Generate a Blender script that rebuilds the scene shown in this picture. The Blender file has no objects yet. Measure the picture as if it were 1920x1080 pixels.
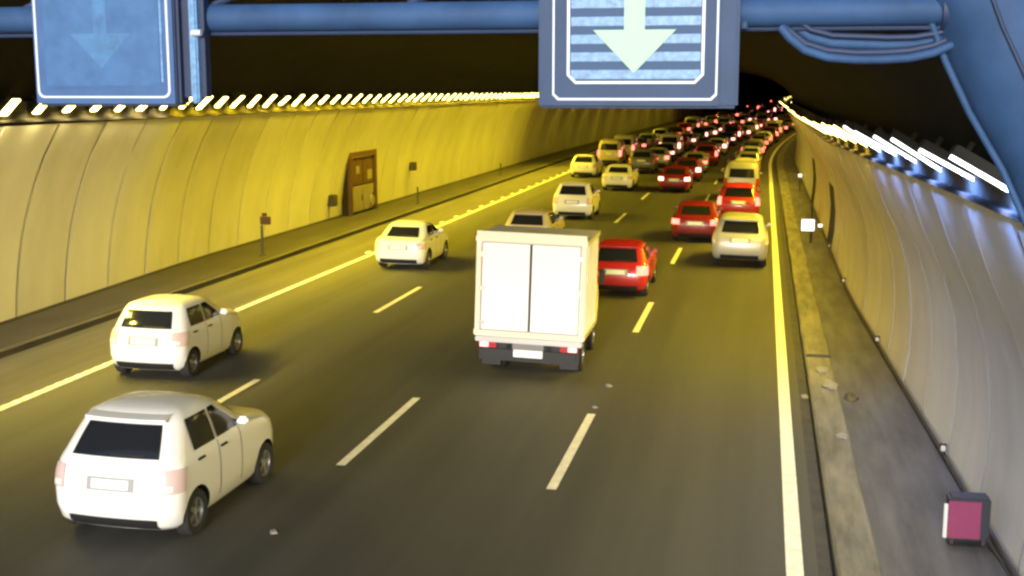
import bpy, bmesh, math, random
from mathutils import Vector, Matrix
random.seed(7)
sc = bpy.context.scene
col = sc.collection
R = math.radians

# ------------------------------------------------------------ camera, sky, sun, exposure
CAM_H = 5.8
F_PX, VX, VY = 2300.0, 1435.0, 169.0
th = math.atan((540 - VY) / F_PX)
ps = math.atan((VX - 960) * math.cos(th) / F_PX)
fwd = Vector((-math.sin(ps) * math.cos(th), math.cos(ps) * math.cos(th), -math.sin(th)))
cam = bpy.data.cameras.new('camera')
cam.sensor_width = 36
cam.lens = 36 * F_PX / 1920
cam.clip_start, cam.clip_end = 0.1, 3000
cam_o = bpy.data.objects.new('camera', cam)
col.objects.link(cam_o)
cam_o.location = (0, 0, CAM_H)
cam_o.rotation_euler = fwd.to_track_quat('-Z', 'Y').to_euler()
sc.camera = cam_o

SUN_EL, SUN_AZ = R(11), R(-2)
w = bpy.data.worlds.new('World')
sc.world = w
w.use_nodes = True
nt = w.node_tree
bg = nt.nodes['Background']
sky = nt.nodes.new('ShaderNodeTexSky')
sky.sky_type = 'NISHITA'
sky.sun_disc = False
sky.sun_elevation = SUN_EL
sky.sun_rotation = math.pi + SUN_AZ
nt.links.new(sky.outputs[0], bg.inputs[0])
bg.inputs[1].default_value = 0.15
sun = bpy.data.lights.new('sun', 'SUN')
sun.energy = 1.9
sun.angle = R(14)
sun.color = (0.93, 0.97, 1.0)
sun_o = bpy.data.objects.new('sun', sun)
col.objects.link(sun_o)
d = Vector((math.sin(SUN_AZ) * math.cos(SUN_EL), math.cos(SUN_AZ) * math.cos(SUN_EL), -math.sin(SUN_EL)))
sun_o.rotation_euler = d.to_track_quat('-Z', 'Y').to_euler()
sun_o.location = (0, -30, 30)

sc.view_settings.view_transform = 'Standard'
sc.view_settings.look = 'None'
sc.view_settings.exposure = 0.8
sc.view_settings.gamma = 1
sc.view_settings.use_curve_mapping = False
sc.render.engine = 'CYCLES'
sc.cycles.use_denoising = True
sc.cycles.filter_width = 2.6
sc.cycles.sample_clamp_indirect = 6
sc.cycles.max_bounces = 6

LAMP_W = 92.0                       # power of one sodium tunnel lamp
SODIUM = (1.0, 0.745, 0.022)
SODIUM_R = (1.0, .64, .10)
WHITE = (.16, .34, 1.0)

# ------------------------------------------------------------ materials
def mat(name, c, rough=0.5, metal=0.0, var=0.0, scale=3.0, coat=0.0, emit=None, estr=0.0, bump=0.0, stretch=None, spec=0.5):
    m = bpy.data.materials.new(name)
    m.use_nodes = True
    n, l = m.node_tree.nodes, m.node_tree.links
    p = n['Principled BSDF']
    p.inputs['Base Color'].default_value = (*c, 1)
    p.inputs['Roughness'].default_value = rough
    p.inputs['Metallic'].default_value = metal
    p.inputs['Coat Weight'].default_value = coat
    p.inputs['Specular IOR Level'].default_value = spec
    if emit:
        p.inputs['Emission Color'].default_value = (*emit, 1)
        p.inputs['Emission Strength'].default_value = estr
    if var or bump:
        g = n.new('ShaderNodeNewGeometry')
        mp = n.new('ShaderNodeMapping')
        if stretch:
            mp.inputs['Scale'].default_value = stretch
        l.new(g.outputs['Position'], mp.inputs[0])
        t = n.new('ShaderNodeTexNoise')
        t.inputs['Scale'].default_value = scale
        t.inputs['Detail'].default_value = 6
        t.inputs['Roughness'].default_value = 0.6
        l.new(mp.outputs[0], t.inputs[0])
        if var:
            mr = n.new('ShaderNodeMapRange')
            mr.inputs[1].default_value, mr.inputs[2].default_value = 0.3, 0.7
            mr.inputs[3].default_value, mr.inputs[4].default_value = 1 - var, 1 + var
            l.new(t.outputs[0], mr.inputs[0])
            vm = n.new('ShaderNodeVectorMath')
            vm.operation = 'SCALE'
            vm.inputs[0].default_value = c
            l.new(mr.outputs[0], vm.inputs['Scale'])
            l.new(vm.outputs[0], p.inputs['Base Color'])
        if bump:
            t2 = n.new('ShaderNodeTexNoise')
            t2.inputs['Scale'].default_value = 60
            t2.inputs['Detail'].default_value = 4
            l.new(g.outputs['Position'], t2.inputs[0])
            b = n.new('ShaderNodeBump')
            b.inputs['Strength'].default_value = bump
            b.inputs['Distance'].default_value = 0.01
            l.new(t2.outputs[0], b.inputs['Height'])
            l.new(b.outputs[0], p.inputs['Normal'])
    return m

M = {}
M['asphalt'] = mat('asphalt', (.050, .048, .041), .72, var=.30, scale=1.0, bump=.35, stretch=(1.1, .035, 1))
M['shoulder'] = mat('shoulder_asphalt', (.055, .050, .048), .85, var=.35, scale=1.0, bump=.4, stretch=(1.6, .12, 1))
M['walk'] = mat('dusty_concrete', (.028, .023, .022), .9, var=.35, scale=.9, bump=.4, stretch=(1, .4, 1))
M['walk_r'] = mat('stained_concrete', (.09, .087, .09), .85, var=.4, scale=1.4, bump=.4, stretch=(2.2, .3, 1))
M['kerb'] = mat('kerb_concrete', (.15, .14, .11), .85, var=.5, scale=1.7, bump=.4, stretch=(2.5, .35, 1))
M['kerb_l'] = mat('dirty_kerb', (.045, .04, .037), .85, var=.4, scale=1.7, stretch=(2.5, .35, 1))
M['gutter'] = mat('gutter', (.045, .042, .04), .9, var=.3, scale=2)
M['line'] = mat('road_paint', (.70, .68, .62), .6, var=.16, scale=5)
M['earth'] = mat('earth', (.12, .11, .08), .95, var=.3, scale=.2)
M['panel'] = mat('enamel_panel', (.68, .66, .60), .55, var=.10, scale=.7, stretch=(1, 1, .35))
M['panel_b'] = mat('enamel_panel_older', (.63, .61, .55), .58, var=.12, scale=.8, stretch=(1, 1, .35))
M['backing'] = mat('wall_backing', (.03, .024, .014), .8)
M['ceiling'] = mat('shaded_ceiling', (.017, .0155, .015), .97, var=.3, scale=.4, spec=.1)  # near-black base colour stands in for the lack of lamp light up here
M['ledge'] = mat('ledge_concrete', (.03, .028, .026), .95, var=.3, scale=1.2, spec=.1)
M['housing'] = mat('lamp_housing', (.03, .03, .03), .8, 0)
M['lamp'] = mat('lamp_glow', (1, .9, .6), .5, emit=(1, .80, .22), estr=5)
M['lamp_white'] = mat('lamp_glow_white', (1, 1, .95), .5, emit=(.9, 1.0, .97), estr=3)
M['steel'] = mat('sky_tinted_grey', (.03, .075, .185), .65, var=.25, scale=2.5, spec=.25)  # grey steel with the sky's blue light put into its colour
M['steel_d'] = mat('sky_tinted_dark', (.014, .03, .085), .6, var=.12, scale=3)  # darker steel, same blue sky tint in its colour
M['signface'] = mat('sign_sky_tint', (.05, .115, .28), .5, var=.15, scale=4, spec=.25)  # sign face carries the blue skylight in its base colour
M['signrim'] = mat('sign_rim', (.03, .06, .135), .55, var=.12, scale=3, spec=.25)
M['slat'] = mat('louver', (.12, .27, .52), .45, var=.35, scale=26)
M['slat_d'] = mat('louver_gap', (.015, .06, .16), .6)
M['white'] = mat('white_border', (.55, .62, .72), .4, emit=(.7, .85, 1), estr=.03)
M['arrow'] = mat('lit_arrow', (.26, .44, .32), .5, emit=(.62, 1.0, .74), estr=.12)
M['glass'] = mat('car_glass', (.014, .016, .02), .08, coat=0, spec=.5)
M['tyre'] = mat('tyre', (.02, .02, .021), .85)
M['rim'] = mat('alloy', (.45, .45, .46), .35, .8)
M['trim'] = mat('black_trim', (.012, .012, .014), .65)
M['chrome'] = mat('handle_metal', (.5, .5, .5), .3, .9)
M['plate'] = mat('plate_white', (.75, .76, .78), .5)
M['plate_grey'] = mat('plate_surround', (.30, .30, .31), .5)
M['tail_pale'] = mat('tail_lens_washed', (.60, .44, .42), .25, coat=.4)  # pale colour stands in for lenses washed out by daylight
M['tail'] = mat('tail_lens', (.35, .02, .02), .25, coat=.4)
M['brake'] = mat('tail_lit', (.5, .02, .02), .3, emit=(1, .13, .09), estr=3.2)
M['brake_hi'] = mat('tail_bright', (.6, .1, .1), .3, emit=(1, .30, .24), estr=4.5)
M['reverse'] = mat('clear_lens', (.75, .72, .72), .2, coat=.4)
M['brown'] = mat('niche_brown', (.075, .032, .014), .7, var=.3, scale=3)
M['dark'] = mat('niche_dark', (.02, .014, .01), .9)
M['beige'] = mat('cabinet_beige', (.24, .21, .16), .6, var=.15, scale=4)
M['casing'] = mat('dark_casing', (.025, .028, .045), .6)
M['magenta'] = mat('magenta_board', (.27, .035, .12), .5, var=.1, scale=5)
M['whiteplain'] = mat('white_paint', (.80, .80, .78), .5)
M['signlit'] = mat('lit_panel', (.9, .9, .85), .5, emit=(1, .98, .92), estr=.8)
M['pink_lens'] = mat('pink_lens', (.75, .45, .45), .3, emit=(1, .55, .55), estr=.5)
M['pole'] = mat('dark_pole', (.05, .045, .04), .6)
M['debris'] = mat('pale_litter', (.24, .23, .21), .8, var=.2, scale=10)
PAINT = {}
def paint(name):
    if name not in PAINT:
        c = dict(white=(.80, .79, .77), silver=(.47, .47, .48), grey=(.17, .17, .18), black=(.018, .018, .02), red=(.42, .018, .02),
                 maroon=(.20, .012, .016), blue=(.03, .06, .20), beige=(.52, .45, .32), cream=(.72, .66, .5))[name]
        PAINT[name] = mat('car_paint_' + name, c, .34, .3 if name in ('silver', 'grey') else 0, coat=.5)
    return PAINT[name]

# ------------------------------------------------------------ helpers
class MB:
    def __init__(s): s.v, s.f = [], []
    def add(s, vs, fs):
        o = len(s.v)
        s.v += [tuple(x) for x in vs]
        s.f += [tuple(i + o for i in f) for f in fs]
        return s
    def box(s, x0, x1, y0, y1, z0, z1, bev=0.0):
        if bev:
            bm = bmesh.new()
            bmesh.ops.create_cube(bm, size=1)
            for v in bm.verts:
                v.co = Vector(((x0 + x1) / 2 + v.co.x * (x1 - x0), (y0 + y1) / 2 + v.co.y * (y1 - y0), (z0 + z1) / 2 + v.co.z * (z1 - z0)))
            bmesh.ops.bevel(bm, geom=bm.edges[:], offset=bev, segments=2, affect='EDGES')
            bm.verts.index_update()
            s.add([v.co[:] for v in bm.verts], [[v.index for v in f.verts] for f in bm.faces])
            bm.free()
            return s
        return s.add([(x0, y0, z0), (x1, y0, z0), (x1, y1, z0), (x0, y1, z0), (x0, y0, z1), (x1, y0, z1), (x1, y1, z1), (x0, y1, z1)],
                     [(0, 3, 2, 1), (4, 5, 6, 7), (0, 1, 5, 4), (1, 2, 6, 5), (2, 3, 7, 6), (3, 0, 4, 7)])
    def tube(s, pts, r, n=12, cap=True, ref=None):
        pts = [Vector(p) for p in pts]
        rs = r if isinstance(r, (list, tuple)) else [r] * len(pts)
        vs = []
        for i, p in enumerate(pts):
            t = (pts[min(i + 1, len(pts) - 1)] - pts[max(i - 1, 0)]).normalized()
            a = t.cross(Vector(ref) if ref else Vector((0, 0, 1)) if abs(t.z) < .9 else Vector((0, 1, 0))).normalized()
            b = a.cross(t)
            for k in range(n):
                an = 2 * math.pi * k / n
                vs.append(p + rs[i] * (math.cos(an) * a + math.sin(an) * b))
        fs = []
        for i in range(len(pts) - 1):
            for k in range(n):
                fs.append((i * n + k, i * n + (k + 1) % n, (i + 1) * n + (k + 1) % n, (i + 1) * n + k))
        if cap:
            fs.append(tuple(range(n))[::-1])
            fs.append(tuple((len(pts) - 1) * n + k for k in range(n)))
        return s.add(vs, fs)
    def lathe_x(s, prof, n=24):      # prof: (x, r) about the X axis
        vs, fs = [], []
        for x, r in prof:
            for k in range(n):
                a = 2 * math.pi * k / n
                vs.append((x, r * math.cos(a), r * math.sin(a)))
        for i in range(len(prof) - 1):
            for k in range(n):
                fs.append((i * n + k, i * n + (k + 1) % n, (i + 1) * n + (k + 1) % n, (i + 1) * n + k))
        return s.add(vs, fs)
    def prism(s, poly, y0, y1):      # poly in (x, z), extruded along y
        n = len(poly)
        vs = [(x, y0, z) for x, z in poly] + [(x, y1, z) for x, z in poly]
        fs = [tuple(range(n)), tuple(range(n, 2 * n))[::-1]] + [(i, i + n, (i + 1) % n + n, (i + 1) % n) for i in range(n)]
        return s.add(vs, fs)
    def ringprism(s, outer, inner, y0, y1):
        n = len(outer)
        vs = [(x, y0, z) for x, z in outer] + [(x, y0, z) for x, z in inner] + [(x, y1, z) for x, z in outer] + [(x, y1, z) for x, z in inner]
        fs = []
        for i in range(n):
            j = (i + 1) % n
            fs += [(i, j, j + n, i + n), (i + 2 * n, i + 3 * n, j + 3 * n, j + 2 * n), (i, i + 2 * n, j + 2 * n, j), (i + n, j + n, j + 3 * n, i + 3 * n)]
        return s.add(vs, fs)
    def grid(s, rows):
        n = len(rows[0])
        return s.add([p for r in rows for p in r], [(i * n + j, i * n + j + 1, (i + 1) * n + j + 1, (i + 1) * n + j) for i in range(len(rows) - 1) for j in range(n - 1)])
    def mesh(s, name, m, smooth=False, fix=True):
        me = bpy.data.meshes.new(name)
        me.from_pydata(s.v, [], s.f)
        if fix:
            bm = bmesh.new(); bm.from_mesh(me)
            bmesh.ops.recalc_face_normals(bm, faces=bm.faces[:])
            bm.to_mesh(me); bm.free()
        if m: me.materials.append(m)
        if smooth:
            me.polygons.foreach_set('use_smooth', [True] * len(me.polygons))
            me.set_sharp_from_angle(angle=R(smooth if smooth is not True else 38))
        me.update()
        return me

def link(name, data, parent=None, loc=None):
    o = bpy.data.objects.new(name, data)
    col.objects.link(o)
    if parent: o.parent = parent
    if loc is not None: o.location = loc
    return o
def tag(o, label=None, cat=None, group=None, kind=None):
    if label: o['label'] = label
    if cat: o['category'] = cat
    if group: o['group'] = group
    if kind: o['kind'] = kind
    return o
def thing(name, label, cat, loc=(0, 0, 0), rz=0, group=None):
    o = link(name, None, None, loc)
    o.rotation_euler = (0, 0, rz)
    o.empty_display_size = .3
    return tag(o, label, cat, group)

# ------------------------------------------------------------ road alignment: straight, then a right-hand bend on a gentle rise
def cx(s): return .00096 * max(0, s - 95) ** 2
def hd(s): return math.atan(.00192 * max(0, s - 95))
def rise(s): return .000234 * max(0, s - 100) ** 2
def grade(s): return .000468 * max(0, s - 100)
def P(s, X, z=0):
    t = hd(s)
    return (cx(s) + X * math.cos(t), s - X * math.sin(t), z + rise(s))
def XL(s): return -18.75 + .05 * max(0, 38 - s)
def XR(s): return 2.5 + .03 * max(0, 35 - s)
def frame(o, s, X, z=0, roll=0, yaw=0):
    o.location = P(s, X, z)
    o.rotation_euler = (math.atan(grade(s)), roll, -hd(s) + yaw)

S_END, S_IN = 262, 9.5
def srange(a, b, st=3.0):
    n = max(1, round((b - a) / st))
    return [a + (b - a) * i / n for i in range(n + 1)]
def strip(name, m, prof, a=-45, b=S_END, st=3.0, parent=None, smooth=False):
    """extrude an open profile [(X, z) or callable(s)] along the road"""
    mb = MB()
    mb.grid([[P(s, X, z) for X, z in (prof(s) if callable(prof) else prof)] for s in srange(a, b, st)])
    return link(name, mb.mesh(name, m, smooth, fix=False), parent)

ground = link('ground', MB().add([(-600, -600, -.4), (600, -600, -.4), (600, 900, -.4), (-600, 900, -.4)], [(0, 1, 2, 3)]).mesh('ground', M['earth']))
tag(ground, kind='structure')
road = strip('road', M['asphalt'], [(-13.95, 0), (-9.9, 0), (-6.33, 0), (-2.9, 0), (.82, 0)])
tag(road, kind='structure')
sh = strip('road_shoulder', M['shoulder'], [(-16.2, 0), (-13.95, 0)]); tag(sh, kind='structure')
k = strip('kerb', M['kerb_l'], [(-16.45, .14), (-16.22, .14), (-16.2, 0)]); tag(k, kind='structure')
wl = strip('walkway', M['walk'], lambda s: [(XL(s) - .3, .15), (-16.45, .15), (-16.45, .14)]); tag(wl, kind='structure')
gt = strip('gutter', M['gutter'], [(.82, 0), (.98, -.03), (1.02, -.03)]); tag(gt, kind='structure')
kr = strip('kerb', M['kerb'], [(1.02, -.03), (1.02, .12), (1.06, .15), (1.52, .15), (1.55, .10)], a=-45); tag(kr, kind='structure')
wr = strip('walkway', M['walk_r'], lambda s: [(1.55, .10), (XR(s) + .3, .10)]); tag(wr, kind='structure')

def dash(s0, s1, X, wd=.15):
    mb = MB()
    ss = srange(s0, s1, 1.5)
    mb.grid([[P(s, X - wd / 2, .006), P(s, X + wd / 2, .006)] for s in ss])
    link('lane_dash', mb.mesh('lane_dash', M['line'], fix=False), road)
for X, ph in ((-9.9, 6.3), (-6.33, 5.5), (-2.9, 5.0)):
    for i in range(16):
        s0 = ph + 12.1 * i
        dash(s0, s0 + 4.35, X)
for X, wd, nm in ((-13.62, .2, 'edge_line'), (.54, .21, 'edge_line')):
    mb = MB()
    mb.grid([[P(s, X - wd / 2, .006), P(s, X + wd / 2, .006)] for s in srange(-45, S_END, 2.5)])
    link(nm, mb.mesh(nm, M['line'], fix=False), road)
# ribs of the profiled left line: the first 300 singly would be invisible, so one mass
mb = MB()
s = 14.0
while s < 110:
    mb.box(-13.70, -13.54, s, s + .12, .007, .022)
    s += .36
rb = link('line_ribs', mb.mesh('line_ribs', M['line']), road); rb['kind'] = 'stuff'
stud_me = MB().prism([(-.09, 0), (-.06, .03), (.06, .03), (.09, 0)], -.16, .16).mesh('road_stud', M['whiteplain'])
for i in range(22):
    s = 42 + 2.6 * i
    o = link('road_stud', stud_me); frame(o, s, -13.86, .002)
    tag(o, 'small white raised stud beside the left edge line far down the road', 'road stud', 'studs along the left edge line')

# ------------------------------------------------------------ tunnel walls with panels
LP = [(0, .12), (.06, .8), (.16, 1.5), (.30, 2.2), (.47, 2.8), (.72, 3.5), (1.03, 4.2), (1.50, 5.0)]
RP = [(0, .10), (.09, .8), (.10, 1.5), (.0, 2.35), (-.22, 3.05), (-.55, 3.7), (-.84, 4.42)]
def top_rise(s, z): return z + (.17 * min(1, max(0, (32 - s) / 18)) * min(1, max(0, (z - 3) / 1.4)))
def wall(side, label):
    prof, base, pitch = (LP, XL, 2.42) if side < 0 else (RP, XR, 2.42)
    root = thing('tunnel_wall', label, 'wall', P(20, base(20)))
    inv = root.matrix_basis.inverted() if False else Matrix.Translation(-Vector(root.location))
    top = prof[-1]
    back = [(x + .07 * side, z) for x, z in prof] + [(top[0] + .02 * side, top[1] + .55)]
    back[0] = (back[0][0], -.2)
    mb = MB()
    mb.grid([[inv @ Vector(P(s, base(s) + x, z)) for x, z in back] for s in srange(S_IN, S_END, 3)])
    link('backing', mb.mesh('backing', M['backing'], fix=False), root)
    s = 10.2 if side < 0 else 9.9
    i = 0
    while s < 190:
        mb = MB()
        rows = []
        jit = random.uniform(-.008, .008)
        for a in (s + .055, s + pitch - .055):
            rows.append([inv @ Vector(P(a, base(a) + x + jit, top_rise(a, z) if side > 0 else z)) for x, z in prof])
        n = len(prof)
        mb.grid(rows)
        # returns on the four edges give the panel its thickness
        for a, r in ((s + .055, 0), (s + pitch - .055, 1)):
            mb.grid([rows[r], [inv @ Vector(P(a, base(a) + x + jit + .05 * side, top_rise(a, z) if side > 0 else z)) for x, z in prof]])
        m = M['panel_b'] if random.random() < .35 else M['panel']
        link('wall_panel', mb.mesh('wall_panel', m, 30, fix=False), root)
        s += pitch
        i += 1
    # dark ledge that closes the top of the panels
    mb = MB()
    mb.grid([[inv @ Vector(P(s, base(s) + x, z)) for x, z in ((top[0] - .05 * side, top_rise(s, top[1]) + .02), (top[0] - .05 * side, top_rise(s, top[1]) + .07), (top[0] + .3 * side, top_rise(s, top[1]) + .06), (top[0] + .6 * side, top_rise(s, top[1]) + .07))] for s in srange(S_IN, S_END, 3)])
    link('ledge', mb.mesh('ledge', M['ledge'], fix=False), root)
    mb = MB()
    mb.tube([inv @ Vector(P(s, base(s) + prof[0][0] - .05 * side, .18)) for s in srange(S_IN, 200, 3)], .035 if side > 0 else .03, 6)
    link('cable_conduit', mb.mesh('cable_conduit', M['pole'], True), root)
    return root
wallL = wall(-1, 'long curved tunnel wall of yellow lit panels left of the road')
wallR = wall(1, 'long curved tunnel wall of greyish panels right of the road')

def ceil_prof(s):
    l, r = XL(s), XR(s)
    return [(l + 1.46, 5.3), (l + 1.40, 5.6), (l + 1.75, 6.0), (l + 2.6, 6.6), (l + 4.4, 7.2), (l + 7, 7.5), (r - 6, 7.45),
            (r - 3.4, 7.05), (r - 2.0, 6.6), (r - .9, 5.9), (r - .50, 5.3), (r - .40, 4.62)]
cl = strip('tunnel_ceiling', M['ceiling'], ceil_prof, a=S_IN, st=3, smooth=50)
tag(cl, 'dark tunnel ceiling above the traffic lanes', 'ceiling')
sl = MB()
sl.grid([[P(s, XL(s) - 1.2, -.2), P(s, XL(s) - 1.2, 8.1), P(s, XR(s) + 1.2, 8.1), P(s, XR(s) + 1.2, -.2)] for s in srange(S_IN + .05, S_END, 3)])
link('light_block_shell', sl.mesh('light_block_shell', M['ledge'], fix=False), cl)  # unseen shell added to keep sun and sky out of the tunnel
e = MB().add([P(S_END, -22, -1), P(S_END, 6, -1), P(S_END, 6, 8.2), P(S_END, -22, 8.2)], [(0, 1, 2, 3)])
link('end_light_block', e.mesh('end_light_block', M['ledge']), cl)  # unseen closure added so no sky light enters the far end
for sgn in (-1, 1):    # portal faces between lining and shell
    b = XL(S_IN) if sgn < 0 else XR(S_IN)
    pr = LP if sgn < 0 else RP
    mb = MB()
    mb.grid([[(b + x + .06 * sgn, S_IN - .02, z) for x, z in [(pr[0][0], -.2)] + pr[1:]], [(b + 1.3 * sgn, S_IN - .02, z) for x, z in [(0, -.2)] + pr[1:]]])
    link('portal_face', mb.mesh('portal_face', M['walk_r']), cl)

# ------------------------------------------------------------ tunnel lamps: short bars set across the haunch
def lamp_meshes(L, wd):
    h = MB().box(-L / 2 - .03, L / 2 + .03, -wd / 2 - .03, wd / 2 + .03, .012, .12, .015).mesh('lamp_housing', M['housing'])
    d_ = MB().box(-L / 2, L / 2, -wd / 2, wd / 2, -.03, .010).mesh('diffuser', M['lamp'])
    br = MB().box(-.03, .03, -.03, .03, .12, .34).mesh('bracket', M['housing'])
    return h, d_, br
LML, LMR = lamp_meshes(.52, .28), lamp_meshes(1.0, .20)
def alt(t, m):
    dm = t[1].copy(); dm.materials[0] = M[m]
    return t[0], dm, t[2]
LMR_W = alt(LMR, 'lamp_white')
LIGHTS = {}
def lamp_light(name, c, power, spread):
    if name not in LIGHTS:
        a = bpy.data.lights.new('lamp_light', 'AREA')
        a.shape, a.size, a.size_y, a.spread = 'RECTANGLE', .4, .2, R(spread)
        a.color, a.energy = c, power
        LIGHTS[name] = a
    return LIGHTS[name]
def lamp(s, side):
    base = XL(s) if side < 0 else XR(s)
    X, z = (base + 1.72, 5.43) if side < 0 else (base - .98, 4.93 - .25 * min(1, max(0, (s - 14) / 30)))
    t = thing('tunnel_lamp', ('short cream yellow lamp bar slanting in the row above the left wall' if side < 0 else 'long bluish white lamp bar near the mouth above the right wall' if s < 25 else 'glowing pale lamp bar in the far row above the right wall'), 'lamp', group='lamps above the left wall' if side < 0 else 'white lamps above the right wall' if s < 25 else 'far lamps above the right wall')
    t.location = P(s, X, z)
    rot = Matrix.Rotation(-hd(s), 4, 'Z') @ Matrix.Rotation(R((-42 if side < 0 else 31) + random.uniform(-3, 3)), 4, 'Y')
    t.rotation_euler = rot.to_euler()
    t.scale = (random.uniform(.82, 1.12), random.uniform(.85, 1.15), 1)
    white = side > 0 and s < 25
    for nm, me in zip(('housing', 'diffuser', 'bracket'), LML if side < 0 else LMR_W if white else LMR):
        link(nm, me, t)
    # two area lights per lamp, one down the wall and one out over the lanes
    if side < 0:
        near = s < 33
        k_ = .55 if s > 88 else 1
        lobes = [(lamp_light('lw%d%d%d' % (near, s < 42, s > 88), SODIUM if not near else (1, .80, .30), LAMP_W * (.46 if near else .55 if s < 42 else .8 * k_), 150), (-.05, -1)),
                 (lamp_light('lr' + 'n' * near, SODIUM, LAMP_W * (.35 if near else .7), 92), (.60, -.80))]
    elif white:
        lobes = [(lamp_light('rw', WHITE, LAMP_W * .38, 165), (.12, -1)), (lamp_light('rwr', SODIUM, LAMP_W * .40, 125), (-.55, -.85))]  # yellow lobe added inside the white lamps to light the near lanes
    else:
        lobes = [(lamp_light('rs', SODIUM_R, LAMP_W * .15, 150), (.05, -1)), (lamp_light('rr' + 'f' * (s > 78), SODIUM, LAMP_W * (.3 if s > 78 else .78), 118), (-.65, -.8))]
    for la, (ax, az) in lobes:
        lo = link('lamp_light', la)
        lo.parent = t
        lo.location = (0, 0, -.06)
        aim = Vector((ax, 0, az)).to_track_quat('-Z', 'Y').to_matrix().to_4x4()
        lo.rotation_euler = (rot.inverted() @ Matrix.Rotation(-hd(s), 4, 'Z') @ aim).to_euler()
for i in range(56):
    lamp(19.2 + 1.36 * i, -1)
for i in range(11):
    lamp(100 + 7 * i, -1)
for i in range(37):
    lamp(12.4 + 2.15 * i, 1)
for i in range(12):
    lamp(95 + 5.5 * i, 1)

# ------------------------------------------------------------ vehicles
def lerp(a, b, t): return a + (b - a) * t
SPEC = dict(
 hatchback=dict(L=4.1, lv=[(.20, .78, .16, 3.92), (.28, .845, .06, 4.03), (.45, .88, .0, 4.10), (.66, .888, .0, 4.08), (.82, .88, .04, 4.0), (.93, .862, .10, 3.80), (.99, .84, .15, 3.25), (1.03, .815, .18, 2.98), (1.20, .755, .36, 2.62), (1.36, .685, .54, 2.28), (1.43, .635, .62, 2.06), (1.475, .52, .84, 1.85)], top=1.50,
   ax=(.74, 3.27), r=.31, glz=(1.02, 1.37), rg=.60, sg=[(.78, 1.46), (1.54, 2.42)], spoiler=(1.405, .34), tl=(.66, .92)),
 city_car=dict(L=3.7, lv=[(.20, .74, .15, 3.55), (.28, .80, .05, 3.64), (.48, .835, .0, 3.70), (.72, .84, .01, 3.67), (.88, .83, .05, 3.56), (.97, .815, .10, 3.40), (1.03, .79, .14, 3.0), (1.07, .775, .16, 2.78), (1.25, .725, .28, 2.46), (1.42, .665, .42, 2.14), (1.49, .615, .50, 1.95), (1.535, .50, .70, 1.75)], top=1.56,
   ax=(.62, 2.98), r=.29, glz=(1.06, 1.42), rg=.56, sg=[(.62, 1.28), (1.36, 2.20)], spoiler=None, tl=(.72, 1.0)),
 saloon=dict(L=4.55, lv=[(.20, .80, .16, 4.36), (.28, .86, .06, 4.48), (.46, .89, .0, 4.55), (.70, .895, .01, 4.52), (.86, .885, .03, 4.42), (.95, .865, .08, 4.18), (1.0, .84, .20, 3.70), (1.03, .815, .55, 3.38), (1.20, .75, .86, 3.0), (1.35, .675, 1.14, 2.64), (1.41, .62, 1.30, 2.44), (1.45, .50, 1.55, 2.25)], top=1.47,
   ax=(.95, 3.62), r=.315, glz=(1.04, 1.35), rg=.58, sg=[(1.15, 1.92), (2.0, 2.85)], spoiler=None, tl=(.70, .90)),
 suv=dict(L=4.4, lv=[(.28, .82, .14, 4.22), (.36, .88, .05, 4.33), (.55, .915, .0, 4.40), (.80, .92, .0, 4.38), (.97, .91, .04, 4.28), (1.07, .89, .09, 4.05), (1.12, .87, .13, 3.5), (1.16, .85, .16, 3.2), (1.36, .79, .27, 2.86), (1.54, .72, .36, 2.52), (1.61, .67, .39, 2.30), (1.66, .55, .58, 2.1)], top=1.69,
   ax=(.80, 3.45), r=.345, glz=(1.16, 1.55), rg=.62, sg=[(.58, 1.05), (1.12, 1.80), (1.88, 2.70)], spoiler=(1.58, .32), tl=(.80, 1.15)),
 van=dict(L=4.7, lv=[(.26, .84, .10, 4.55), (.34, .90, .03, 4.65), (.60, .93, .0, 4.70), (.90, .935, .0, 4.68), (1.05, .93, .01, 4.58), (1.13, .92, .02, 4.40), (1.17, .915, .025, 4.10), (1.22, .91, .03, 3.95), (1.55, .87, .07, 3.60), (1.85, .82, .11, 3.28), (1.94, .77, .14, 3.10), (1.98, .66, .26, 2.95)], top=2.0,
   ax=(.85, 3.75), r=.33, glz=(1.22, 1.72), rg=.66, sg=[(.55, 1.60), (1.72, 2.55), (2.66, 3.45)], spoiler=None, tl=(.75, 1.2)))

def taller(k, f, g=1, h=1):
    a = SPEC[k]
    return dict(a, L=a['L'] * g, ax=tuple(y * g for y in a['ax']), sg=[(p * g, q * g) for p, q in a['sg']], rg=a['rg'] * h, lv=[(z if z < .3 else .3 + (z - .3) * f, w_ * h, p * g, q * g) for z, w_, p, q in a['lv']], top=.3 + (a['top'] - .3) * f, glz=tuple(.3 + (z - .3) * f for z in a['glz']),
                spoiler=(.3 + (a['spoiler'][0] - .3) * f, a['spoiler'][1]) if a['spoiler'] else None, tl=tuple(.3 + (z - .3) * f for z in a['tl']))
SPEC['tall_hatchback'] = taller('hatchback', 1.15, .87, 1.03)
SPEC['short_hatchback'] = taller('city_car', .98, .92, 1.0)
SPEC['short_saloon'] = taller('saloon', 1.0, .84, .95)
def level(sp, z):
    lv = sp['lv']
    for a, b in zip(lv, lv[1:]):
        if z <= b[0]:
            t = max(0, (z - a[0]) / (b[0] - a[0]))
            return tuple(lerp(a[i], b[i], t) for i in range(4))
    return lv[-1]
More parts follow.
